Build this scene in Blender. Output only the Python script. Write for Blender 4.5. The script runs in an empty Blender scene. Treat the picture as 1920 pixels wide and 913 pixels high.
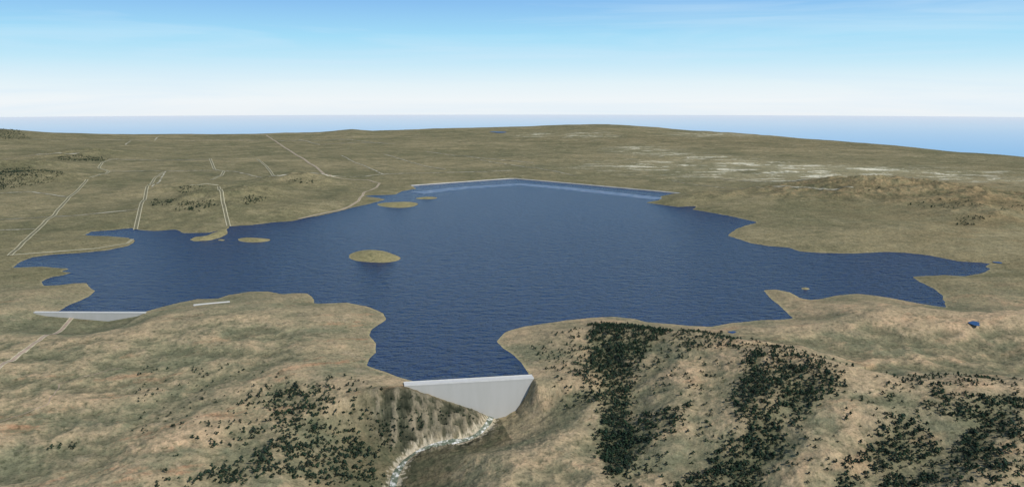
import bpy, math, numpy as np
from mathutils import Vector
rng = np.random.default_rng(7)
F=1660.0; CX=960.0; CY=456.5; EYE=185.0; CAMZ=600.0
pit=math.atan((CY-EYE)/F); cp,sp=math.cos(pit),math.sin(pit)
def ray(px,py):
    u=(px-CX)/F; v=(CY-py)/F
    return np.array([u, cp+v*sp, -sp+v*cp])
def W(px,py,z=0.0):
    d=ray(px,py); t=(z-CAMZ)/d[2]
    return (d[0]*t, d[1]*t)
def WL(l,z=0.0): return np.array([W(x,y,z) for x,y in l])

# ---------------------------------------------------------------- noise
_p=rng.permutation(256); _p=np.concatenate([_p,_p]); _a=rng.random(256)*2*np.pi
_gx=np.cos(_a).astype(np.float32); _gy=np.sin(_a).astype(np.float32)
def perlin(x,y,seed=0):
    xi=np.floor(x); yi=np.floor(y); fx=(x-xi).astype(np.float32); fy=(y-yi).astype(np.float32)
    xi=(xi.astype(np.int32)+seed*37)&255; yi=(yi.astype(np.int32)+seed*91)&255
    x1=(xi+1)&255; y1=(yi+1)&255
    def g(a,b,dx,dy):
        h=_p[_p[a]+b]; return _gx[h]*dx+_gy[h]*dy
    u=fx*fx*fx*(fx*(fx*6-15)+10); v=fy*fy*fy*(fy*(fy*6-15)+10)
    n00=g(xi,yi,fx,fy); n10=g(x1,yi,fx-1,fy); n01=g(xi,y1,fx,fy-1); n11=g(x1,y1,fx-1,fy-1)
    return ((n00*(1-u)+n10*u)*(1-v)+(n01*(1-u)+n11*u)*v)*1.4
def fbm(x,y,s,octv=4,seed=0,gain=.5,ridged=False):
    r=0; a=1; t=0
    for o in range(octv):
        n=perlin(x/s,y/s,seed+o)
        if ridged: n=1-2*np.abs(n)
        r=r+a*n; t+=a; a*=gain; s=s/2.03
    return r/t
def sstep(a,b,x):
    t=np.clip((x-a)/(b-a),0,1); return t*t*(3-2*t)
def pdist(X,Y,P,closed=False):
    best=np.full(X.shape,1e12,np.float32); T=np.zeros(X.shape,np.float32); S=np.zeros(X.shape,np.float32)
    n=len(P); m=n if closed else n-1
    for i in range(m):
        ax,ay=map(float,P[i]); bx,by=map(float,P[(i+1)%n]); dx,dy=bx-ax,by-ay; L=dx*dx+dy*dy+1e-9
        t=np.clip(((X-ax)*dx+(Y-ay)*dy)/L,0,1)
        ex=X-ax-t*dx; ey=Y-ay-t*dy; d=ex*ex+ey*ey
        if closed: np.minimum(best,d,out=best)
        else:
            k=d<best; best=np.where(k,d,best); T=np.where(k,i+t,T); S=np.where(k,np.sign(dx*ey-dy*ex),S)
    return np.sqrt(best),T,S
def inside(X,Y,P):
    c=np.zeros(X.shape,bool); n=len(P)
    for i in range(n):
        ax,ay=P[i]; bx,by=P[(i+1)%n]
        if ay==by: continue
        k=((ay>Y)!=(by>Y))&(X<(bx-ax)*(Y-ay)/(by-ay)+ax)
        c^=k
    return c

# ---------------------------------------------------------------- survey of the shore
lake_px=[(774,715),(745,707),(720,697),(700,691),(685,685),(690,672),(703,661),(703,645),(690,628),(694,618),(712,607),(722,598),(718,588),(700,580),(685,574),(650,568),(615,569),(588,569),(584,556),(575,550),(550,550),(530,552),(500,547),(470,547),(430,553),(410,560),(370,561),(335,568),(300,577),(272,585),
(105,585),(130,571),(165,556),(177,546),(165,537),(160,531),(140,531),(110,535),(80,536),(76,528),(95,519),(118,516),(134,511),(110,509),(128,504),(75,500),(22,502),(38,490),(60,482),(100,477),(150,474),(200,469),(240,461),(253,451),(240,446),(200,443),(165,442),(158,440),(172,434),(215,431),(248,427),(262,431),(290,433),(330,430),(345,437),(392,436),(425,430),(430,424),(470,422),(510,417),(550,414),(570,409),(600,404),(640,395),(660,389),(690,383),(722,374),(700,370),(680,368),(700,366),(740,365),(755,358),(780,354),(770,348),
(860,341),(960,334.5),(1060,343),(1160,352),(1270,362),(1240,368),(1238,375),(1212,380),(1235,383),(1270,388),(1308,386),(1300,393),(1330,398),(1370,405),(1400,412),(1422,417),(1400,423),(1380,430),(1366,442),(1385,448),(1410,456),(1440,461),(1480,464),(1500,471),(1540,474),(1600,475),(1660,472),(1700,474),(1740,478),(1770,484),(1800,490),(1840,492),(1858,494),(1850,500),(1860,504),(1845,512),(1810,518),(1770,516),(1712,519),(1725,528),(1750,540),(1768,553),(1776,577),(1740,572),(1700,565),(1660,557),(1610,551),(1570,554),(1545,560),(1520,563),(1500,559),(1478,548),(1455,543),(1434,544),(1440,553),(1455,566),(1470,578),(1480,589),(1490,597),(1460,600),(1430,600),(1400,604),(1370,606),(1335,613),(1290,611),(1250,607),(1210,604),(1190,598),(1150,594),(1110,596),(1060,601),(1020,607),(985,612),(950,622),(933,640),(945,652),(965,665),(980,680),(988,692),(995,702)]
lake=WL(lake_px)
def ell(cx,cy,rx,ry,n=26,sd=0):
    o=[]
    for i in range(n):
        a=2*math.pi*i/n; k=1+.10*math.sin(2*a+sd)+.07*math.sin(3*a+sd*2)
        o.append((cx+rx*k*math.cos(a),cy+ry*k*math.sin(a)))
    return WL(o)
islands=[(ell(701,481,46,11.5),17),(ell(475,450,27,4.6,sd=1),8),(ell(747,384,34,6,sd=2),10),(ell(800,371.5,19,2.2,sd=3),4),
 (WL([(357,449),(368,444),(385,443),(400,437),(424,429),(426,438),(412,446),(390,451),(365,452)]),9),(ell(1510,541,6,1.6),3),(ell(415,450,5,1.2),2)]

# ---------------------------------------------------------------- terrain grid (fan that starts in front of the viewpoint)
th=np.concatenate([np.linspace(-62,-34,60,endpoint=False),np.linspace(-34,34,1251,endpoint=False),np.linspace(34,62,60)])*math.pi/180
rr=np.concatenate([np.geomspace(500,1150,50,endpoint=False),np.geomspace(1150,19500,940,endpoint=False),np.linspace(19500,32000,25)])
R,TH=np.meshgrid(rr,th,indexing='ij'); R=R.astype(np.float32); TH=TH.astype(np.float32); X=(R*np.sin(TH)).astype(np.float32); Y=(R*np.cos(TH)).astype(np.float32)
print('grid',X.shape)
xs_=X[::2,::2]; ys_=Y[::2,::2]
sh,_,_=pdist(xs_,ys_,lake,True); sh=np.where(inside(xs_,ys_,lake),-sh,sh)
def up2(A,shape):
    i=np.minimum(np.arange(shape[0])/2,A.shape[0]-1.001); j=np.minimum(np.arange(shape[1])/2,A.shape[1]-1.001)
    i0=i.astype(int); j0=j.astype(int); a=(i-i0)[:,None].astype(np.float32); b=(j-j0)[None].astype(np.float32)
    B=A[i0]*(1-a)+A[i0+1]*a
    return B[:,j0]*(1-b)+B[:,j0+1]*b
s=up2(sh,X.shape); ins=s<0
jit=fbm(X,Y,60,3,5)*np.clip(R/2600,0.6,3)*5
dam_c=W(880,712); kd=sstep(60,260,np.hypot(X-dam_c[0],Y-dam_c[1])-130)
s=s+jit*kd
isl_h=np.zeros(X.shape,np.float32); comb=s.copy()
for P,hh in islands:
    cx,cy=P.mean(0); k=np.hypot(X-cx,Y-cy)<700
    idx=np.where(k); d,_,_=pdist(X[idx],Y[idx],P,True); i_=inside(X[idx],Y[idx],P); d=np.where(i_,d,-d)
    comb[idx]=np.maximum(comb[idx],d+jit[idx]*.5)
    mx=max(d.max(),1); isl_h[idx]=np.maximum(isl_h[idx],hh*sstep(0,mx*1.1,d))
s=comb
def smax(a,b,k):
    h=np.clip(.5+.5*(a-b)/k,0,1); return b*(1-h)+a*h+k*h*(1-h)
def smin(a,b,k): return -smax(-a,-b,k)
near=1-sstep(2100,2700,Y)
base=9+fbm(X,Y,1400,4,11)*20+fbm(X,Y,420,3,15)*8*sstep(11000,4000,R)
base=base-np.clip(2300-Y,0,900)*.072
base=base+near*(fbm(X,Y,330,5,21,.5,True)*17-6)
nrow=int(np.searchsorted(rr,3600))
Xn,Yn=X[:nrow],Y[:nrow]; wobn=fbm(Xn,Yn,180,3,31)
def tent(P,slope,rnd,wob=0):
    pts=np.array([W(a,b,c) for a,b,c in P]); zz=np.array([c for a,b,c in P],float)
    d,T,_=pdist(Xn,Yn,pts); z=np.interp(T,np.arange(len(zz)),zz).astype(np.float32)
    d=d*(1+wob*wobn)
    return z-slope*(np.sqrt(d*d+rnd*rnd)-rnd)
ridges=[([(1000,703,7),(1025,655,18),(1070,625,24),(1130,612,30),(1300,630,44),(1450,656,58),(1530,682,58),(1600,706,48),(1700,716,44),(1820,722,44),(1990,728,44)],.30,60),
 ([(1070,625,24),(1062,700,8),(1050,790,-24),(1030,870,-56)],.33,50),
 ([(1300,630,44),(1300,700,30),(1275,790,0),(1250,860,-30),(1235,930,-55)],.36,45),
 ([(1530,682,58),(1580,760,34),(1530,840,2),(1480,930,-30)],.38,45),
 ([(1450,656,58),(1440,720,44),(1380,800,8),(1350,870,-30)],.36,35),
 ([(1820,722,44),(1760,790,18),(1690,850,-10),(1640,930,-30)],.36,45),
 ([(1990,728,44),(1900,830,18),(1830,930,-5)],.33,45),
 ([(600,600,16),(640,640,14),(690,700,9),(758,721,6)],.20,50),
 ([(300,600,12),(420,590,14),(520,575,16),(600,600,16)],.12,80),
 ([(640,640,14),(560,690,4),(480,720,-8),(380,790,-24),(250,880,-40)],.24,60),
 ([(560,690,4),(640,745,-14),(660,820,-38),(640,930,-60)],.34,45),
 ([(480,720,-8),(530,800,-30),(500,930,-62)],.3,45)]
land=base.copy()
ln=land[:nrow]
for P,sl,rd in ridges: ln=smax(ln,tent(P,sl,rd,.3),14)
land[:nrow]=ln
land=land+near*(fbm(X,Y,120,6,41,.55)*9+fbm(X,Y,75,4,45,.55,True)*3.5)
hills=[(150,297,75,330,700),(20,322,70,450,480),(60,340,50,420,260),(20,248,130,900,1500),(655,246,110,700,900),(480,374,60,190,300),(370,386,55,260,200),(330,358,35,300,300),(560,343,60,260,330),(420,400,28,400,250),
 (1645,358,64,480,560),(1560,368,32,400,420),(1780,380,44,500,480),(1870,394,34,380,380),(1450,374,24,500,380),(1830,414,36,190,230),(1300,376,20,330,160),(1700,600,22,300,160),(1680,440,14,500,300),(200,455,10,200,60),(1240,300,25,900,600),(90,500,6,200,100),(120,549,10,120,60)]
hn=fbm(X,Y,300,5,51,.5,True)
for px,py,hh,ax,ay in hills:
    cx,cy=W(px,py,0); k=np.exp(-.8*(((X-cx)/ax)**2+((Y-cy)/ay)**2))
    land=land+hh*k*(1+.7*hn)*.75
ex=[-700,0,100,250,480,600,660,700,800,900,1000,1080,1140,1200,1300,1400,1500,1600,1700,1800,1920,2500]
ey=[243,243,249,252,251,248,243,245,242,240,236.5,234,233,237,245,251,259,267,275,285,294,335]
eD=[15500,15500,15500,15500,15500,15500,15500,15500,16000,16000,16500,16500,16500,16000,15000,14000,13000,12200,11500,11000,10400,9000]
eth=[];ez=[]
for a,b,c in zip(ex,ey,eD):
    d=ray(a,b); eth.append(math.atan2(d[0],d[1])); ez.append(CAMZ+d[2]/math.hypot(d[0],d[1])*c)
ED=np.interp(TH,eth,eD); EZ=np.interp(TH,eth,ez)
q=sstep(.52,1.0,R/ED)
land=land*(1-q*.75)+ (EZ-2)*q+q*fbm(X,Y,900,4,61)*16
over=np.clip(R-ED,0,None)
land=land-over*.22-over**2*2e-5
w=sstep(0,260,s)
shore=.075*(s+3)
hz=np.where(s>-3,land*w+(1-w)*np.minimum(shore,12),np.maximum(.12*(s+3),-45))
inl=ins&(s>-3)
hz=np.where(inl,np.minimum(shore,3)*.6+isl_h*(.85+.5*fbm(X,Y,90,3,77)),hz+np.where(s>-3,isl_h,0))
hz=np.where((s>-3)&(R<ED)&(Y>2500),np.maximum(hz,.03*np.clip(s+3,0,60)),hz)
# river gorge below the dam
riv_px=[(925,786,-82),(918,800,-84),(905,814,-87),(872,828,-90),(820,836,-93),(785,844,-96),(760,860,-99),(746,882,-103),(738,913,-108),(720,950,-113)]
riv=np.array([W(925,700,0)]+[W(a,b,c) for a,b,c in riv_px])
for _ in range(2):
    A_=riv; riv=np.concatenate([[A_[0]],np.stack([.75*A_[:-1]+.25*A_[1:],.25*A_[:-1]+.75*A_[1:]],1).reshape(-1,2),[A_[-1]]])
d=np.full(X.shape,9e3,np.float32)
d[:nrow]=pdist(Xn,Yn,riv)[0]
ry_=[W(a,b,c)[1] for a,b,c in riv_px]; rzz=np.interp(Y,ry_[::-1],[c for a,b,c in riv_px][::-1])
da=np.array(W(758,722,5)); db=np.array(W(1001,708,5)); du=db-da; dL=np.hypot(*du); du/=dL; dn=np.array([-du[1],du[0]])
if dn[1]<0: dn=-dn
fb=(X-da[0])*dn[0]+(Y-da[1])*dn[1]
tl=(X-da[0])*du[0]+(Y-da[1])*du[1]
kx=dL/242.
prof_x=[p*kx for p in (-140,-60,0,32,72,112,147,167,187,207,217,227,243,275,330)]
prof_z=[40,16,3,-15,-34,-53,-70,-80,-78,-66,-50,-35,6,20,50]
pz=np.interp(tl,prof_x,prof_z)
soft=rzz+np.interp(d,[0,12,40,110,200,400],[0,2,10,32,66,150])
mixd=sstep(0,95,-fb)
gz=pz*(1-mixd)+soft*mixd+fbm(X,Y,45,4,71,.6,True)*3.5*sstep(4,40,d)
gate=sstep(9,0,fb)
g2=smin(hz,gz,10)
hz=np.where(Y<2100,g2*gate+hz*(1-gate),hz)
rc=W(815,785,-60); rock=np.exp(-(((X-rc[0])/125)**2+((Y-rc[1])/110)**2)**1.5)
rock=np.clip(rock*1.4,0,1)*sstep(6,20,d)*sstep(0,-25,fb)
rocky=fbm(X,Y,40,4,81,.6,True)
hz=hz+rock*rocky*13
def saddle(pl,pr,lowpx,depth,ahead):
    global hz
    a=np.array(W(*pl)); b=np.array(W(*pr)); u=(b-a); L=np.hypot(*u); u=u/L; n=np.array([u[1],-u[0]])
    if n[1]>0: n=-n
    t=((X-a[0])*u[0]+(Y-a[1])*u[1])/L; f=(X-a[0])*n[0]+(Y-a[1])*n[1]
    prf=np.interp(t,[-.3,0,.12,lowpx,.95,1,1.3],[10,1,-depth*.35,-depth,-depth*.3,1,12])
    k=sstep(-4,3,f)*sstep(ahead,ahead*.3,f)*sstep(-.35,-.05,t)*sstep(1.35,1.05,t)
    hz=hz*(1-k)+smin(hz,prf-f*.04,2)*k
saddle((63,584,2),(272,585,2),.68,22,330)
HZ=hz.astype(np.float32)

def fidx(x,y):
    r=np.hypot(x,y); t=np.arctan2(x,y)
    return np.interp(r,rr,np.arange(len(rr))),np.interp(t,th,np.arange(len(th)))
def bil(A,x,y):
    i,j=fidx(x,y); i0=np.clip(i.astype(int),0,A.shape[0]-2); j0=np.clip(j.astype(int),0,A.shape[1]-2); a=i-i0;b=j-j0
    return A[i0,j0]*(1-a)*(1-b)+A[i0+1,j0]*a*(1-b)+A[i0,j0+1]*(1-a)*b+A[i0+1,j0+1]*a*b
def hit(px,py):
    d=ray(px,py); h=math.hypot(d[0],d[1]); r=np.geomspace(700,18000,5000)
    x=d[0]/h*r;y=d[1]/h*r;z=CAMZ+d[2]/h*r
    g=bil(HZ,x,y); k=np.where(z<g)[0]
    i=k[0] if len(k) else len(r)-1
    return (x[i],y[i])
def HL(l): return np.array([hit(a,b) for a,b in l])

# ---------------------------------------------------------------- helpers
def new_obj(name,verts,faces,mat,smooth=False,parent=None):
    me=bpy.data.meshes.new(name); me.from_pydata([tuple(map(float,v)) for v in verts],[],faces); me.update()
    ob=bpy.data.objects.new(name,me); bpy.context.collection.objects.link(ob)
    me.materials.append(mat)
    if smooth: me.polygons.foreach_set('use_smooth',[True]*len(me.polygons))
    if parent: ob.parent=parent
    return ob
def fast_mesh(name,V,Fc,mat,smooth=True,col=None):
    me=bpy.data.meshes.new(name); n=Fc.shape[1]
    me.vertices.add(len(V)); me.vertices.foreach_set('co',V.astype(np.float32).ravel())
    me.loops.add(Fc.size); me.loops.foreach_set('vertex_index',Fc.astype(np.int32).ravel())
    me.polygons.add(len(Fc)); me.polygons.foreach_set('loop_start',np.arange(0,Fc.size,n,dtype=np.int32))
    me.polygons.foreach_set('loop_total',np.full(len(Fc),n,np.int32))
    if smooth: me.polygons.foreach_set('use_smooth',np.ones(len(Fc),bool))
    me.update(calc_edges=True)
    if col is not None:
        a=me.color_attributes.new('tint','FLOAT_COLOR','POINT'); c=np.ones((len(V),4),np.float32); c[:,:3]=col; a.data.foreach_set('color',c.ravel())
    me.materials.append(mat)
    ob=bpy.data.objects.new(name,me); bpy.context.collection.objects.link(ob); return ob
class N:
    def __init__(s,name):
        s.m=bpy.data.materials.new(name); s.m.use_nodes=True; s.t=s.m.node_tree; s.b=s.t.nodes['Principled BSDF']; s.n=s.t.nodes; s.l=s.t.links
        s.geo=s.n.new('ShaderNodeNewGeometry')
    def noise(s,scale,det=4,rough=.55,stretch=None,vec=None):
        v=vec or s.geo.outputs['Position']
        if stretch:
            mp=s.n.new('ShaderNodeMapping'); mp.inputs['Scale'].default_value=stretch[:3]
            if len(stretch)>3: mp.inputs['Rotation'].default_value=(0,0,stretch[3])
            s.l.new(v,mp.inputs[0]); v=mp.outputs[0]
        k=s.n.new('ShaderNodeTexNoise'); k.inputs['Scale'].default_value=scale; k.inputs['Detail'].default_value=det; k.inputs['Roughness'].default_value=rough
        s.l.new(v,k.inputs['Vector']); return k.outputs['Fac']
    def ramp(s,f,stops):
        r=s.n.new('ShaderNodeValToRGB'); e=r.color_ramp.elements
        while len(e)<len(stops): e.new(.5)
        for a,(p,c) in zip(e,stops): a.position=p; a.color=(*c,1) if len(c)==3 else c
        s.l.new(f,r.inputs[0]); return r.outputs[0]
    def mix(s,f,a,b,mode='MIX'):
        m=s.n.new('ShaderNodeMix'); m.data_type='RGBA'; m.blend_type=mode
        for sock,v in ((m.inputs[0],f),(m.inputs[6],a),(m.inputs[7],b)):
            if hasattr(v,'links'): s.l.new(v,sock)
            elif isinstance(v,(int,float)): sock.default_value=v
            else: sock.default_value=(*v,1)
        return m.outputs[2]
    def bump(s,f,dist,st=1):
        b=s.n.new('ShaderNodeBump'); b.inputs['Distance'].default_value=dist; b.inputs['Strength'].default_value=st
        s.l.new(f,b.inputs['Height']); s.l.new(b.outputs[0],s.b.inputs['Normal'])
    def set(s,col,rough=.9,spec=.1):
        if hasattr(col,'links'): s.l.new(col,s.b.inputs['Base Color'])
        else: s.b.inputs['Base Color'].default_value=(*col,1)
        s.b.inputs['Roughness'].default_value=rough; s.b.inputs['Specular IOR Level'].default_value=spec; return s.m
def simple(name,c1,c2,scale,rough=.9,spec=.1,bump=0):
    k=N(name); f=k.noise(scale,5); c=k.ramp(f,[(.35,c1),(.65,c2)])
    if bump: k.bump(f,bump)
    return k.set(c,rough,spec)

# ---------------------------------------------------------------- trees
sf=s.astype(np.float32)
def pick(poly_px,dens,size=1.0,patch=.0,seed=0):
    P=HL(poly_px); mn=P.min(0);mx=P.max(0); A=(mx[0]-mn[0])*(mx[1]-mn[1]); n=int(A*dens)
    x=rng.uniform(mn[0],mx[0],n); y=rng.uniform(mn[1],mx[1],n)
    dd,_,_=pdist(x,y,P,True); dd=np.where(inside(x,y,P),dd,-dd)+fbm(x,y,60,3,97)*30
    m=fbm(x,y,55,3,90+seed)+.6*fbm(x,y,160,2,95+seed)
    pr=np.clip(.5+m*2.2-patch,0,1)*sstep(-8,22,dd)
    k=rng.random(len(x))<pr; x=x[k];y=y[k]
    k=bil(sf,x,y)>12; x=x[k];y=y[k]
    dr,_,_=pdist(x,y,riv); k=dr>16; x=x[k];y=y[k]
    fq=(x-da[0])*dn[0]+(y-da[1])*dn[1]; tq=(x-da[0])*du[0]+(y-da[1])*du[1]; k=~((np.abs(fq-8)<26)&(tq>-6)&(tq<dL+6)); x=x[k];y=y[k]
    return np.stack([x,y,rng.uniform(.5,1.2,len(x))*size],1)
T=[]
T.append(pick([(1105,608),(1200,610),(1250,625),(1215,665),(1200,720),(1180,790),(1195,870),(1150,890),(1112,830),(1120,770),(1080,715),(1090,660)],.019,.88,-.8,1))
T.append(pick([(1112,780),(1190,775),(1205,880),(1140,895)],.013,.85,-.4,16))
T.append(pick([(1390,665),(1470,650),(1545,680),(1595,715),(1550,765),(1500,800),(1445,860),(1420,925),(1240,925),(1320,860),(1385,800),(1365,740),(1390,700)],.019,.88,-.75,2))
T.append(pick([(1385,790),(1470,790),(1450,925),(1240,925),(1320,860)],.013,.85,-.4,17))
T.append(pick([(1740,730),(1830,740),(1930,735),(1935,925),(1780,925),(1770,850),(1820,800),(1720,770)],.019,.88,-.6,3))
T.append(pick([(1640,790),(1720,770),(1770,850),(1740,925),(1550,925),(1600,850)],.019,.88,-.7,15))
T.append(pick([(500,740),(560,705),(640,735),(670,800),(700,850),(705,925),(300,925),(380,880),(430,865),(520,830),(500,790)],.018,.85,-.3,4))
T.append(pick([(440,760),(520,700),(640,700),(730,760),(735,925),(260,925),(300,860)],.005,.78,-.1,18))
T.append(pick([(660,745),(745,755),(815,790),(790,830),(690,815)],.019,.72,-.6,5))
T.append(pick([(690,750),(800,745),(880,775),(890,800),(800,825),(720,850)],.014,.5,-.2,19))
T.append(pick([(1180,775),(1300,762),(1275,810),(1190,860)],.017,.85,-.6,6))
T.append(pick([(1200,612),(1370,622),(1400,660),(1240,665)],.011,.8,-.1,7))
T.append(pick([(985,640),(1100,612),(1500,655),(1650,700),(1930,725),(1930,925),(1130,925),(1100,800),(1000,700)],.0036,.76,0,8))
T.append(pick([(990,645),(1090,640),(1090,720),(1010,700)],.004,.6,0,9))
T.append(pick([(250,690),(430,670),(520,700),(450,800),(250,830)],.0018,.65,0,10))
T.append(pick([(80,825),(160,825),(140,850),(70,850)],.008,.7,0,11))
T.append(pick([(130,645),(175,648),(170,658),(130,658)],.004,.8,0,12))
T.append(pick([(1660,700),(1800,700),(1930,712),(1930,735),(1700,730)],.006,.76,-.2,14))
TN=np.concatenate(T)
T=[]
for poly,dn_ in [([(-20,318),(60,312),(120,325),(100,342),(0,356),(-20,356)],.0028),([(95,294),(160,291),(205,298),(190,303),(120,302)],.0026),([(-20,242),(20,242),(45,250),(60,262),(-20,262)],.0010),
   ([(455,370),(490,366),(500,378),(470,386),(450,382)],.0036),([(335,380),(400,375),(412,385),(370,398),(325,398)],.0034),([(280,376),(330,374),(330,386),(280,388)],.0027),([(530,340),(590,337),(605,342),(560,347)],.0022),
   ([(330,352),(390,350),(390,358),(330,358)],.0016),([(1800,408),(1855,404),(1860,414),(1815,424),(1790,424)],.0030),([(1680,376),(1820,372),(1850,388),(1740,396)],.0006),([(1600,352),(1680,350),(1690,362),(1600,364)],.0005),([(1880,384),(1930,384),(1930,398),(1870,394)],.0008)]:
    T.append(pick(poly,dn_,1.1,-.35,20))
TF=np.concatenate(T)
print('trees',len(TN),len(TF))
import bmesh
def ico():
    bm=bmesh.new(); bmesh.ops.create_icosphere(bm,subdivisions=1,radius=1); v=np.array([tuple(a.co) for a in bm.verts]); f=np.array([[a.index for a in q.verts] for q in bm.faces]); bm.free(); return v,f
iv,if_=ico()
def tree_tpl(ncl,big,seed):
    g=np.random.default_rng(seed); V=[];Fc=[];C=[];off=0
    def limb(p0,p1,r0,r1):
        nonlocal off
        p0=np.array(p0,float);p1=np.array(p1,float)
        for p,r in((p0,r0),(p1,r1)):
            for k in range(4):
                a=k*math.pi/2; V.append(p+[r*math.cos(a),r*math.sin(a),0]); C.append((.10,.075,.05))
        for k in range(4):
            a,b,c,d=off+k,off+(k+1)%4,off+4+(k+1)%4,off+4+k; Fc.append((a,b,c));Fc.append((a,c,d))
        off+=8
    limb((0,0,-1.5),(0,0,7.5),.45,.15)
    for k in range(3):
        a=g.uniform(0,6.28); limb((0,0,2+k),(2.6*math.cos(a),2.6*math.sin(a),4+k),.2,.07)
    for i in range(ncl):
        a=g.uniform(0,6.283); h=g.uniform(0,1)**.8; rad=(4.6*(1-h**1.6)+.5)*g.uniform(.25,1)
        c=np.array([rad*math.cos(a),rad*math.sin(a),1.7+h*6.0]); sz=big*g.uniform(.6,1.2)*(1.05-.4*h)
        m=iv*(1+g.uniform(-.32,.32,(len(iv),1)))*[sz,sz,sz*.72]+c
        k=g.uniform(.6,1.45)
        for p in m: V.append(p); C.append((.038*k,.056*k,.035*k))
        for q in if_: Fc.append(tuple(q+off))
        off+=len(iv)
    return np.array(V),np.array(Fc),np.array(C)
def forest(name,P,ncl,big,nv,mat):
    VV=[];FF=[];CC=[];off=0
    var=rng.integers(0,nv,len(P))
    for v in range(nv):
        tv,tf,tc=tree_tpl(ncl,big,100+v); Q=P[var==v]; n=len(Q)
        if n==0: continue
        a=rng.uniform(0,6.283,n); ca,sa=np.cos(a)[:,None],np.sin(a)[:,None]; sc=Q[:,2:3]; hs=sc*rng.uniform(.8,1.2,(n,1))
        x=(tv[None,:,0]*ca-tv[None,:,1]*sa)*sc+Q[:,0:1]; y=(tv[None,:,0]*sa+tv[None,:,1]*ca)*sc+Q[:,1:2]
        z=tv[None,:,2]*hs+bil(HZ,Q[:,0],Q[:,1])[:,None]
        VV.append(np.stack([x,y,z],-1).reshape(-1,3)); FF.append((tf[None]+(np.arange(n)*len(tv))[:,None,None]+off).reshape(-1,3))
        br=rng.uniform(.6,1.3,(n,1,1))*np.array([.9,1,1])*(1+rng.uniform(-.12,.12,(n,1,3)))
        CC.append((tc[None]*br).reshape(-1,3)); off+=n*len(tv)
    return fast_mesh(name,np.concatenate(VV),np.concatenate(FF),mat,False,np.concatenate(CC))
k=N('foliage'); at=k.n.new('ShaderNodeAttribute'); at.attribute_name='tint'
leaf=k.set(k.mix(1.0,at.outputs['Color'],k.ramp(k.noise(.8,3),[(.3,(.7,.7,.7)),(.7,(1.0,1.0,1.0))]),'MULTIPLY'),.9,.05)
forest('juniper_woodland',TN,11,2.0,6,leaf)
forest('distant_woodland',TF,5,2.5,4,leaf)

# ---------------------------------------------------------------- ground colour
def lin(c): 
    c=np.array(c)/255.; return np.where(c<=.04045,c/12.92,((c+.055)/1.055)**2.4).astype(np.float32)
def blend(C,c,f): 
    f=f.astype(np.float32)[...,None]; return C*(1-f)+lin(c)*f
C=np.zeros(X.shape+(3,),np.float32)+lin((124,117,88))
n1=fbm(X,Y,1500,6,101,.6); n2=fbm(X,Y,300,6,103,.7); n3=fbm(X,Y,60,5,105,.75); n4=fbm(X,Y*.5,500,7,107,.7); n5=fbm(X,Y,12,3,109,.7)
C=blend(C,(106,104,77),sstep(-.10,.22,n4)*.75)
C=blend(C,(148,136,104),sstep(.0,.3,n1)*.5)
C=blend(C,(94,94,70),sstep(.06,.28,n2)*.45)
C=blend(C,(156,144,112),sstep(.08,.3,-n2)*.4)
east=sstep(1200,2600,X)*sstep(9000,4500,Y)
C=blend(C,(144,125,92),east*sstep(-.2,.25,n2)*.65)
nr=1-sstep(2300,3000,Y)
C=blend(C,(144,131,103),nr*.9)
nA=fbm(X,Y,190,7,111,.7); nB=fbm(X,Y,240,7,113,.7)
C=blend(C,(170,147,116),nr*sstep(.0,.22,nA)*.85)
C=blend(C,(112,112,88),nr*sstep(.0,.2,nB)*.8)
fl=fbm(X*.5+Y*.5,(Y-X*.6)*1.6,150,7,115,.7)
C=blend(C,(164,117,87),nr*sstep(.14,.32,fl)*sstep(100,-400,X)*.6)
C=blend(C,(172,137,106),nr*sstep(.1,.3,fl)*sstep(-100,300,X)*.5)
C=blend(C,(116,117,91),nr*sstep(-300,-700,X)*sstep(1500,2300,Y)*.6)
C=blend(C,(98,98,76),nr*sstep(.08,.28,n3)*.5)
C=blend(C,(184,165,135),nr*sstep(.1,.3,-n3)*.4)
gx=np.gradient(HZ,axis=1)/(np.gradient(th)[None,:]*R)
def blur(A,n,ax):
    for _ in range(2):
        c=np.cumsum(np.concatenate([np.repeat(np.take(A,[0],ax),n+1,ax),A,np.repeat(np.take(A,[-1],ax),n,ax)],ax),ax,dtype=np.float64)
        m=A.shape[ax]; A=((np.take(c,range(2*n+1,2*n+1+m),ax)-np.take(c,range(0,m),ax))/(2*n+1)).astype(np.float32)
    return A
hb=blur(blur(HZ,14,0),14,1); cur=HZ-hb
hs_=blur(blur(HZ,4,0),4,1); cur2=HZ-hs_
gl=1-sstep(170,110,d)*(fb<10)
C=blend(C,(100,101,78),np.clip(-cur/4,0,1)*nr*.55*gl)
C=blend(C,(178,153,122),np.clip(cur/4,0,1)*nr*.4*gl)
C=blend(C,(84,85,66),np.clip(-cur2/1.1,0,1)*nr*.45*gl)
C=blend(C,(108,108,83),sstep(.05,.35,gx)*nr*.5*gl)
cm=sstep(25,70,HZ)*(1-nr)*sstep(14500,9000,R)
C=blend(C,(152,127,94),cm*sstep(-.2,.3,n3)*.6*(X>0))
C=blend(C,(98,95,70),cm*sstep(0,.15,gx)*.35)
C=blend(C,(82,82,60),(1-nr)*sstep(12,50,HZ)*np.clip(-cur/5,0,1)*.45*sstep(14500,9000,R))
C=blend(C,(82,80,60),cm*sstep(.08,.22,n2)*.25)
dens=np.zeros(X.shape,np.float32)
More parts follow.
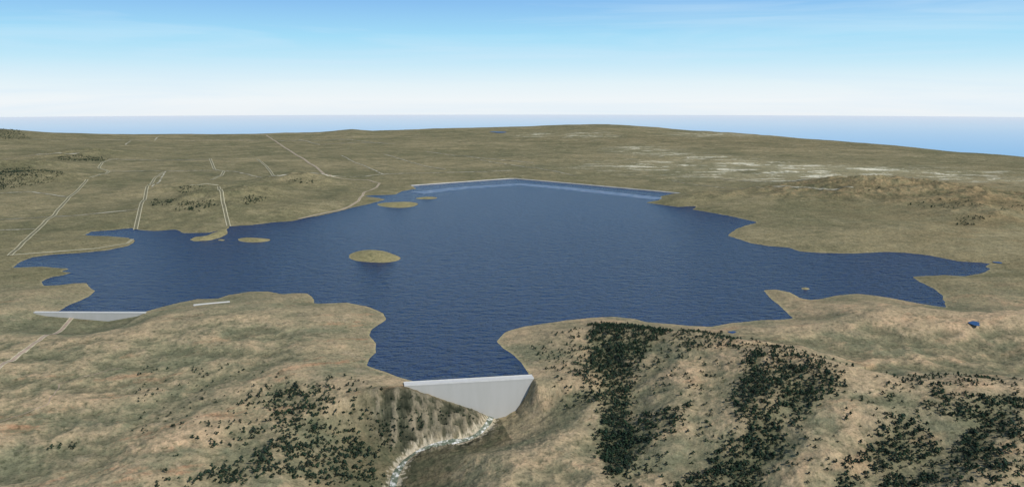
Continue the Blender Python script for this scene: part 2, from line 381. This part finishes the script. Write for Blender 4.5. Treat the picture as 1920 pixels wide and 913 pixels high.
for P,wt in((TN,1.),(TF,2.5)):
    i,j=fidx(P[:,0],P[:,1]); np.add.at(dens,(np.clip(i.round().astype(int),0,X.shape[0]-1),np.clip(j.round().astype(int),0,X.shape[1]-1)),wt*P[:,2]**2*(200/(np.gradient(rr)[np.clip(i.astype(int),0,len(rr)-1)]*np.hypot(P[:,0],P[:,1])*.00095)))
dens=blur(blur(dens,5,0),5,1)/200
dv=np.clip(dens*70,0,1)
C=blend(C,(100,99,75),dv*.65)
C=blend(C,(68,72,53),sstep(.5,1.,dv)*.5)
gs=sstep(170,70,d)*(fb<6)*(tl<dL*.72)
C=blend(C,(98,92,70),gs*.9)
C=blend(C,(70,74,55),gs*sstep(-.08,.15,n3)*.7)
C=blend(C,(70,70,56),rock*.9); C=blend(C,(38,42,33),rock*sstep(.42,.15,rocky)*.9)
C=blend(C,(132,122,102),sstep(.25,.6,rock)*sstep(.50,.66,rocky)*.6)
C=blend(C,(196,184,160),sstep(15,7,d+10*n5*3)*(Y<1900)*(fb<0)*.7)
for px,py,rx,ry in [(1230,292,60,4),(1310,300,70,4),(1420,312,90,6),(1560,320,80,5),(1490,318,80,5),(1640,323,60,4),(1810,338,50,4),(1895,341,40,4),(1100,264,40,4),(1000,262,30,3),(1060,240,60,3),(1200,284,50,4),(1330,262,60,3),(1450,330,140,8),(1250,315,140,8),(960,244,40,2.5),(1500,345,60,3),(1600,330,200,10),(1750,325,100,4)]:
    c=W(px,py,0); rx_=rx*math.hypot(*c)/F; ryy=abs(W(px,py-ry,0)[1]-W(px,py+ry,0)[1])/2
    qq=np.exp(-((X-c[0])/rx_)**2-((Y-c[1])/ryy)**2)
    C=blend(C,(226,220,196),qq*sstep(.07,.22,fbm(X,Y*1.5,320,6,121,.75))*.9)
    C=blend(C,(164,157,126),qq*.25)
C=blend(C,(190,181,144),sstep(.28,.46,fbm(X,Y,260,6,131,.78))*(X>-500)*(Y>6500)*.75)
C=blend(C,(86,88,66),sstep(.15,.38,fbm(X,Y*.8,420,6,133,.75))*(Y>4500)*.6)
C=blend(C,(148,139,100),(ins&(s>-3))*.7)
C=blend(C,(158,147,112),sstep(9,1,s)*(s>-3)*.4)
C*= (1+.38*n5+.34*n3)[...,None]
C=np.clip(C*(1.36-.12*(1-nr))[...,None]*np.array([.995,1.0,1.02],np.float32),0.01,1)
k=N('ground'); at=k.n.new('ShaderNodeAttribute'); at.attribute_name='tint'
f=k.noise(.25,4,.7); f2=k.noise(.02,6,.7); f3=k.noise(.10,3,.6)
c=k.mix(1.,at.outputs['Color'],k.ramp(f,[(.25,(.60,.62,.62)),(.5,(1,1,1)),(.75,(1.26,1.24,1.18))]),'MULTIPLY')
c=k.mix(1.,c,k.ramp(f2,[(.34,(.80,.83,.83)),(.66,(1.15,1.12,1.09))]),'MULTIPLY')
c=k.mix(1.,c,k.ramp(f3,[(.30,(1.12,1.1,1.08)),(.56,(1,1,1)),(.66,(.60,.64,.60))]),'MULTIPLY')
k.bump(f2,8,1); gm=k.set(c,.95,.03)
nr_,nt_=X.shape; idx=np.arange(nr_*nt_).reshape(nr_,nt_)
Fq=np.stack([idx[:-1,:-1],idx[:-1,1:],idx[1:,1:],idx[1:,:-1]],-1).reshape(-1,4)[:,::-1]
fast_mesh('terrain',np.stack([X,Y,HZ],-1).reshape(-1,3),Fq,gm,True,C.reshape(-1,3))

# ---------------------------------------------------------------- water
k=N('lake_water')
a=k.noise(.036,4,.66,(.75,1.1,1,.2)); b=k.noise(.014,2,.5,(1,1.3,1,-.3))
m=k.n.new('ShaderNodeMath'); m.operation='MULTIPLY_ADD'; m.inputs[1].default_value=.35; k.l.new(b,m.inputs[0]); k.l.new(a,m.inputs[2])
k.bump(m.outputs[0],100,1)
wm=k.set(k.ramp(k.noise(.0006,3),[(.3,(.0022,.031,.130)),(.7,(.0040,.039,.150))]),.2,.15)
new_obj('lake',[(x,y,0) for x,y in lake],[list(range(len(lake)))],wm)
bm=bmesh.new(); bm.from_mesh(bpy.data.objects['lake'].data); bmesh.ops.triangulate(bm,faces=bm.faces[:]); bmesh.ops.recalc_face_normals(bm,faces=bm.faces[:])
for f_ in bm.faces:
    if f_.normal.z<0: f_.normal_flip()
bm.to_mesh(bpy.data.objects['lake'].data); bm.free()
k=N('hazy_sea_water'); ln_=k.n.new('ShaderNodeVectorMath'); ln_.operation='LENGTH'; k.l.new(k.geo.outputs['Position'],ln_.inputs[0])
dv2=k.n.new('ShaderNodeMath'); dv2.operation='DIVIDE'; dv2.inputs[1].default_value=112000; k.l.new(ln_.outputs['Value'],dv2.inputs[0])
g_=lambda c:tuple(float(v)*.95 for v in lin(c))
sm=k.set(k.ramp(dv2.outputs[0],[(.2,g_((146,197,236))),(.3,g_((162,209,240))),(.45,g_((188,222,243))),(.65,g_((214,235,245))),(.95,g_((236,243,246)))]),.7,.1)  # aerial haze painted into the sea's base colour, paler with distance
V=[(0,0,-1400)];Fc=[];rs=[8000,20000,35000,50000,70000,90000,112000]; n=180
for r in rs:
    for i in range(n):
        a_=2*math.pi*i/n; V.append((r*math.sin(a_),r*math.cos(a_),-1400-r*r/2*1e-9))
for i in range(n): Fc.append((0,1+(i+1)%n,1+i))
for q_ in range(len(rs)-1):
    o=1+q_*n
    for i in range(n): Fc.append((o+i,o+(i+1)%n,o+n+(i+1)%n,o+n+i))
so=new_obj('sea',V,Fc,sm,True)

pw=N('pond_water'); pw=pw.set((.012,.060,.18),.3,.1)
for i,(px,py,rx,ry) in enumerate([(1827,607,9,3.5),(1373,623,6,2.2),(1871,493,5,1.5),(935,248.5,14,1.2)]):
    c=hit(px,py); D=math.hypot(*c); rX=rx*D/F; rY=ry*D*D/(F*600); P=[]
    for t_ in range(20):
        a_=t_*math.pi/10; kk=1+.25*math.sin(2*a_+i)+.15*math.sin(3*a_); P.append((c[0]+rX*kk*math.cos(a_),c[1]+rY*kk*math.sin(a_)))
    P=np.array(P); Pm=np.concatenate([P,(P+c)/2]); zc=float(np.max(bil(HZ,Pm[:,0],Pm[:,1])))+.3
    new_obj('pond',[(c[0],c[1],zc)]+[(p[0],p[1],zc) for p in P],[(0,1+t_,1+(t_+1)%20) for t_ in range(20)],pw)

# ---------------------------------------------------------------- ribbons (roads, fence lines, river)
def resamp(P,step):
    P=np.array(P)
    L=np.concatenate([[0],np.cumsum(np.hypot(*np.diff(P,axis=0).T))]); n=max(int(L[-1]/step),2); t=np.linspace(0,L[-1],n)
    return np.stack([np.interp(t,L,P[:,0]),np.interp(t,L,P[:,1])],1)
def ribbon(name,P,w,mat,lift=.8,off=0,parent=None,wob=0,step=12,smooth=3,ew=0):
    Q=resamp(P,step)
    for _ in range(smooth):
        if len(Q)>4: Q[1:-1]=(Q[:-2]+2*Q[1:-1]+Q[2:])/4
    if wob:
        Q=Q+np.stack([fbm(Q[:,0],Q[:,1],90,2,3),fbm(Q[:,0],Q[:,1],90,2,4)],1)*wob
    D=np.gradient(Q,axis=0); D/=np.hypot(D[:,0],D[:,1])[:,None]+1e-9; Nn=np.stack([-D[:,1],D[:,0]],1)
    ww=np.full(len(Q),float(w)) if np.isscalar(w) else np.interp(np.linspace(0,1,len(Q)),np.linspace(0,1,len(w)),w)
    ww=ww+ew*np.abs(D[:,0])
    A=Q+Nn*(off+ww/2)[:,None]; B=Q+Nn*(off-ww/2)[:,None]
    za=bil(HZ,A[:,0],A[:,1])+lift; zb=bil(HZ,B[:,0],B[:,1])+lift
    V=[]
    for a_,b_,p,q_ in zip(A,B,za,zb): V+= [(a_[0],a_[1],p),(b_[0],b_[1],q_)]
    return new_obj(name,V,[(2*i,2*i+1,2*i+3,2*i+2) for i in range(len(Q)-1)],mat,parent=parent)
pale=simple('pale_gravel',(.48,.44,.28),(.60,.55,.37),.05)
clay=simple('clay_road',(.36,.27,.20),(.46,.36,.27),.05)
verge=simple('green_verge',(.18,.17,.10),(.22,.20,.12),.03)
def dist_lift(P): return .6+np.hypot(*np.mean(P,0))/6000
def track(px,w=17,lw=4.5):
    e=bpy.data.objects.new('gravel_road',None); bpy.context.collection.objects.link(e)
    P=HL(px); L=dist_lift(P)
    ribbon('verge',P,w,verge,L,parent=e); ribbon('wheel_strip_a',P,lw,pale,L+.4,w/2,e,ew=4); ribbon('wheel_strip_b',P,lw,pale,L+.4,-w/2,e,ew=4)
track([(18,480),(60,440),(98,407),(130,370),(163,337)],16,3)
track([(170,334),(188,328),(204,322),(185,315),(192,305),(207,300),(222,298)],18,4)
track([(254,431),(262,395),(275,355),(290,335),(308,323)],16,3)
track([(429,425),(418,380),(410,350)],16,3)
track([(409,348),(385,345),(357,348)],12,5)
track([(396,338),(415,330),(420,322),(402,318),(394,298)],18,4)
track([(520,331),(500,313),(483,299)],17,3.5)
track([(18,479),(100,473),(180,467),(238,458),(249,449)],7,3)
def road(px,w,ew=0,edge=pale):
    e=bpy.data.objects.new('dirt_road',None); bpy.context.collection.objects.link(e)
    P=HL(px); L=dist_lift(P); ribbon('bed',P,w,clay,L,parent=e,ew=ew); ribbon('edge_a',P,w*.22,edge,L+.3,w/2,e,ew=ew*.3); ribbon('edge_b',P,w*.22,edge,L+.3,-w/2,e,ew=ew*.3)
road([(500,254),(540,281),(590,312),(620,331)],17)
road([(620,331),(690,338),(712,344),(706,352),(682,362),(672,378),(655,388),(640,394),(600,402),(560,411)],12,6)
road([(135,596),(90,628),(40,662),(0,690),(-60,732)],10)
lines=[[(0,363),(60,360),(130,370)],[(0,412),(98,407),(170,402),(258,393)],[(0,432),(65,430)],[(640,292),(680,310),(720,328)],[(720,290),(790,310),(835,318)],[(205,322),(300,321),(405,320),(440,322),(520,331),(620,331),(720,327),(800,325),(960,320)],[(560,262),(600,272),(720,268)],
 [(205,299),(300,301),(394,300)],[(235,272),(245,265)],[(290,264),(297,257)],[(0,300),(60,292),(150,288)],[(340,266),(420,262),(490,264)],[(520,265),(640,262),(740,270)],[(60,262),(160,262),(280,264)],[(900,300),(1000,315),(1080,330)],[(310,322),(300,340),(285,352)],[(1340,335),(1500,338),(1700,333),(1800,340)],[(800,285),(900,297),(1000,306)],[(1260,340),(1420,352),(1600,352)]]
e=bpy.data.objects.new('fence_lines',None); bpy.context.collection.objects.link(e)
fm=N('pale_fence_strip'); fm_=fm.set(fm.ramp(fm.noise(.015,3,.8),[(.44,(.26,.24,.16)),(.58,(.60,.56,.42))]),.9,.05)
for l in lines:
    P=HL(l); ribbon('line',P,5.5,fm_,dist_lift(P),parent=e,wob=6,ew=17*np.hypot(*P.mean(0))/6000)
P=HL([(0,790),(90,760),(110,720),(230,690)]); ribbon('footpath',P,2,clay,.5,wob=16,step=6)
k=N('river_water'); f=k.noise(.07,6,.75); k.bump(f,2,.6)
rm=k.set(k.ramp(f,[(.42,(.10,.13,.085)),(.52,(.24,.26,.19)),(.58,(.78,.77,.70)),(.7,(.92,.92,.88))]),.4,.3)
ribbon('river',riv[4:],[8,11,9,15,11,10,14,12,15],rm,1.4,step=4,wob=8)

# ---------------------------------------------------------------- dams
k=N('dam_concrete'); f=k.noise(.05,6,.6,(1,1,.15)); conc=k.set(k.ramp(f,[(.3,(.42,.42,.385)),(.7,(.47,.465,.435))]),.85,.2)
k=N('crest_concrete'); f=k.noise(.1,5,.6); crest=k.set(k.ramp(f,[(.3,(.60,.595,.56)),(.7,(.68,.675,.64))]),.8,.2)
def dam(a,b,ztop,thick,prof,curve=0,para=1.2,bat=.06,bury=6):
    e=bpy.data.objects.new('concrete_dam',None); bpy.context.collection.objects.link(e)
    a=np.array(a); b=np.array(b); u=b-a; L=np.hypot(*u); u/=L; n=np.array([-u[1],u[0]])
    if n[1]<0: n=-n
    m=60; ts=np.linspace(0,1,m); zb=np.interp(ts,[p[0] for p in prof],[p[1] for p in prof])
    V=[];Fc=[]
    for t,z in zip(ts,zb):
        c=a+u*L*t+n*curve*math.sin(math.pi*t)
        h=ztop-z; f_=c-n*h*bat; bk=c+n*thick
        V+=[(f_[0],f_[1],z),(c[0],c[1],ztop-1.5),(bk[0],bk[1],ztop-1.5),(bk[0],bk[1],z-bury)]
    for i in range(m-1):
        o=4*i
        for j in range(3): Fc.append((o+j,o+j+1,o+4+j+1,o+4+j))
    Fc.append((0,1,2,3)); Fc.append((4*m-1,4*m-2,4*m-3,4*m-4))
    new_obj('wall',V,Fc,conc,parent=e)
    V=[];Fc=[]
    for t in ts:
        c=a+u*(L*t)+n*curve*math.sin(math.pi*t)
        pr_=[(-.8,ztop-2.2),(-.8,ztop+para),(.0,ztop+para),(.01,ztop),(thick,ztop),(thick+.01,ztop+para),(thick+.8,ztop+para),(thick+.8,ztop-2.2)]
        for o_,z in pr_: q_=c+n*o_; V.append((q_[0],q_[1],z))
    for i in range(m-1):
        o=8*i
        for j in range(7): Fc.append((o+j,o+j+1,o+8+j+1,o+8+j))
        Fc.append((o+7,o,o+8,o+15))
    Fc.append(tuple(range(8))); Fc.append(tuple(range(8*m-1,8*m-9,-1)))
    new_obj('crest',V,Fc,crest,parent=e)
    return e
tt=lambda x:(x-758)/242.
dam(da,db,5,20,[(0,-2),(tt(790),-22),(tt(830),-42),(tt(870),-60),(tt(905),-78),(tt(925),-90),(tt(945),-88),(tt(965),-76),(tt(975),-62),(tt(985),-46),(1,-12)])
dam(W(63,585,3),W(272,586,3),3,8,[(0,-3),(.15,-14),(.5,-26),(.68,-30),(.9,-18),(1,-3)],para=.4)
pa,pb=hit(363,574),hit(431,567)
tq=np.linspace(0,1,9); zs=bil(HZ,pa[0]+(pb[0]-pa[0])*tq,pa[1]+(pb[1]-pa[1])*tq); zt=float(zs.max())+2.5
dam(pa,pb,zt,3,[(float(t),float(z)-3) for t,z in zip(tq,zs)],para=.3)
emb=simple('embankment_rock',(.42,.415,.37),(.54,.53,.48),.02)
def bank(name,px,top,halfw,base,mat):
    P=resamp(WL(px),60); D=np.gradient(P,axis=0); D/=np.hypot(D[:,0],D[:,1])[:,None]; Nn=np.stack([-D[:,1],D[:,0]],1)
    V=[];Fc=[]
    for p,n in zip(P,Nn):
        for o_,z in((-halfw*2.2,base),(-halfw,top),(halfw,top),(halfw*2.2,base)): q_=p+n*o_; V.append((q_[0],q_[1],z))
    for i in range(len(P)-1):
        for j in range(3): o=4*i+j; Fc.append((o,o+1,o+5,o+4))
    return new_obj(name,V,Fc,mat)
bank('embankment_dam',[(770,348.5),(860,342),(960,335),(1060,343.5),(1160,352.5),(1275,363)],4,8,-6,emb)
wet=simple('wet_dike',(.11,.19,.30),(.26,.33,.42),.02,.6)
bank('low_dike',[(782,362),(860,353),(975,345.5),(1060,353),(1160,364),(1240,373)],.5,42,-.6,wet)

# ---------------------------------------------------------------- sky & sun
SUN_EL=math.radians(40); SUN_AZ=math.radians(128)
w_=bpy.data.worlds.new('World'); bpy.context.scene.world=w_; w_.use_nodes=True
nt=w_.node_tree; nn=nt.nodes; ll=nt.links; bg=nn['Background']; bg.inputs['Strength'].default_value=.1
sk=nn.new('ShaderNodeTexSky'); sk.sky_type='NISHITA'; sk.sun_disc=False; sk.sun_elevation=SUN_EL; sk.sun_rotation=SUN_AZ; sk.altitude=1500; sk.dust_density=.6
tc=nn.new('ShaderNodeTexCoord'); sx=nn.new('ShaderNodeSeparateXYZ'); ll.new(tc.outputs['Generated'],sx.inputs[0])
mr=nn.new('ShaderNodeMapRange'); mr.inputs['From Min'].default_value=-.02; mr.inputs['From Max'].default_value=.16; ll.new(sx.outputs['Z'],mr.inputs['Value'])
cr=nn.new('ShaderNodeValToRGB'); ll.new(mr.outputs[0],cr.inputs[0])
st=[(0,(236,242,246)),(.10,(240,246,249)),(.20,(228,243,249)),(.34,(194,232,249)),(.48,(165,221,248)),(.68,(140,194,241)),(1,(110,165,228))]
while len(cr.color_ramp.elements)<len(st): cr.color_ramp.elements.new(.5)
for e_,(p,c_) in zip(cr.color_ramp.elements,st): e_.position=p; e_.color=(*[float(v) for v in lin(c_)],1)
sc=nn.new('ShaderNodeVectorMath'); sc.operation='SCALE'; sc.inputs['Scale'].default_value=10; ll.new(cr.outputs[0],sc.inputs[0])
mp=nn.new('ShaderNodeMapping'); mp.inputs['Scale'].default_value=(1.6,1.6,26); mp.inputs['Rotation'].default_value=(.0,.03,0); ll.new(tc.outputs['Generated'],mp.inputs[0])
nz=nn.new('ShaderNodeTexNoise'); nz.inputs['Scale'].default_value=1.5; nz.inputs['Detail'].default_value=7; nz.inputs['Roughness'].default_value=.55; nz.inputs['Distortion'].default_value=.6; ll.new(mp.outputs[0],nz.inputs['Vector'])
c2=nn.new('ShaderNodeMapRange'); c2.inputs['From Min'].default_value=.46; c2.inputs['From Max'].default_value=.8; c2.inputs['To Max'].default_value=.65; ll.new(nz.outputs['Fac'],c2.inputs['Value'])
m1=nn.new('ShaderNodeMix'); m1.data_type='RGBA'; ll.new(c2.outputs[0],m1.inputs[0]); ll.new(sc.outputs[0],m1.inputs[6]); m1.inputs[7].default_value=(6.4,8.2,9.6,1)
m2=nn.new('ShaderNodeMix'); m2.data_type='RGBA'; up=nn.new('ShaderNodeMapRange'); up.interpolation_type='SMOOTHSTEP'; up.inputs['From Min'].default_value=.12; up.inputs['From Max'].default_value=.4; ll.new(sx.outputs['Z'],up.inputs['Value'])
ll.new(up.outputs[0],m2.inputs[0]); ll.new(m1.outputs[2],m2.inputs[6]); ll.new(sk.outputs[0],m2.inputs[7]); ll.new(m2.outputs[2],bg.inputs['Color'])
sd=bpy.data.lights.new('sun','SUN'); sd.energy=3.5; sd.angle=math.radians(.5); sd.color=(1,.965,.91); so=bpy.data.objects.new('sun',sd); bpy.context.collection.objects.link(so)
dv_=Vector((math.sin(SUN_AZ)*math.cos(SUN_EL),math.cos(SUN_AZ)*math.cos(SUN_EL),math.sin(SUN_EL)))
so.rotation_euler=dv_.to_track_quat('Z','Y').to_euler(); so.location=(0,0,3000)
# ---------------------------------------------------------------- camera
cd=bpy.data.cameras.new('camera'); cd.sensor_width=36; cd.lens=36*F/1920; cd.clip_start=5; cd.clip_end=400000
co=bpy.data.objects.new('camera',cd); bpy.context.collection.objects.link(co); co.location=(0,0,CAMZ); co.rotation_euler=(math.pi/2-pit,0,0)
sc_=bpy.context.scene; sc_.camera=co; sc_.view_settings.view_transform='Standard'; sc_.view_settings.look='None'; sc_.view_settings.exposure=0
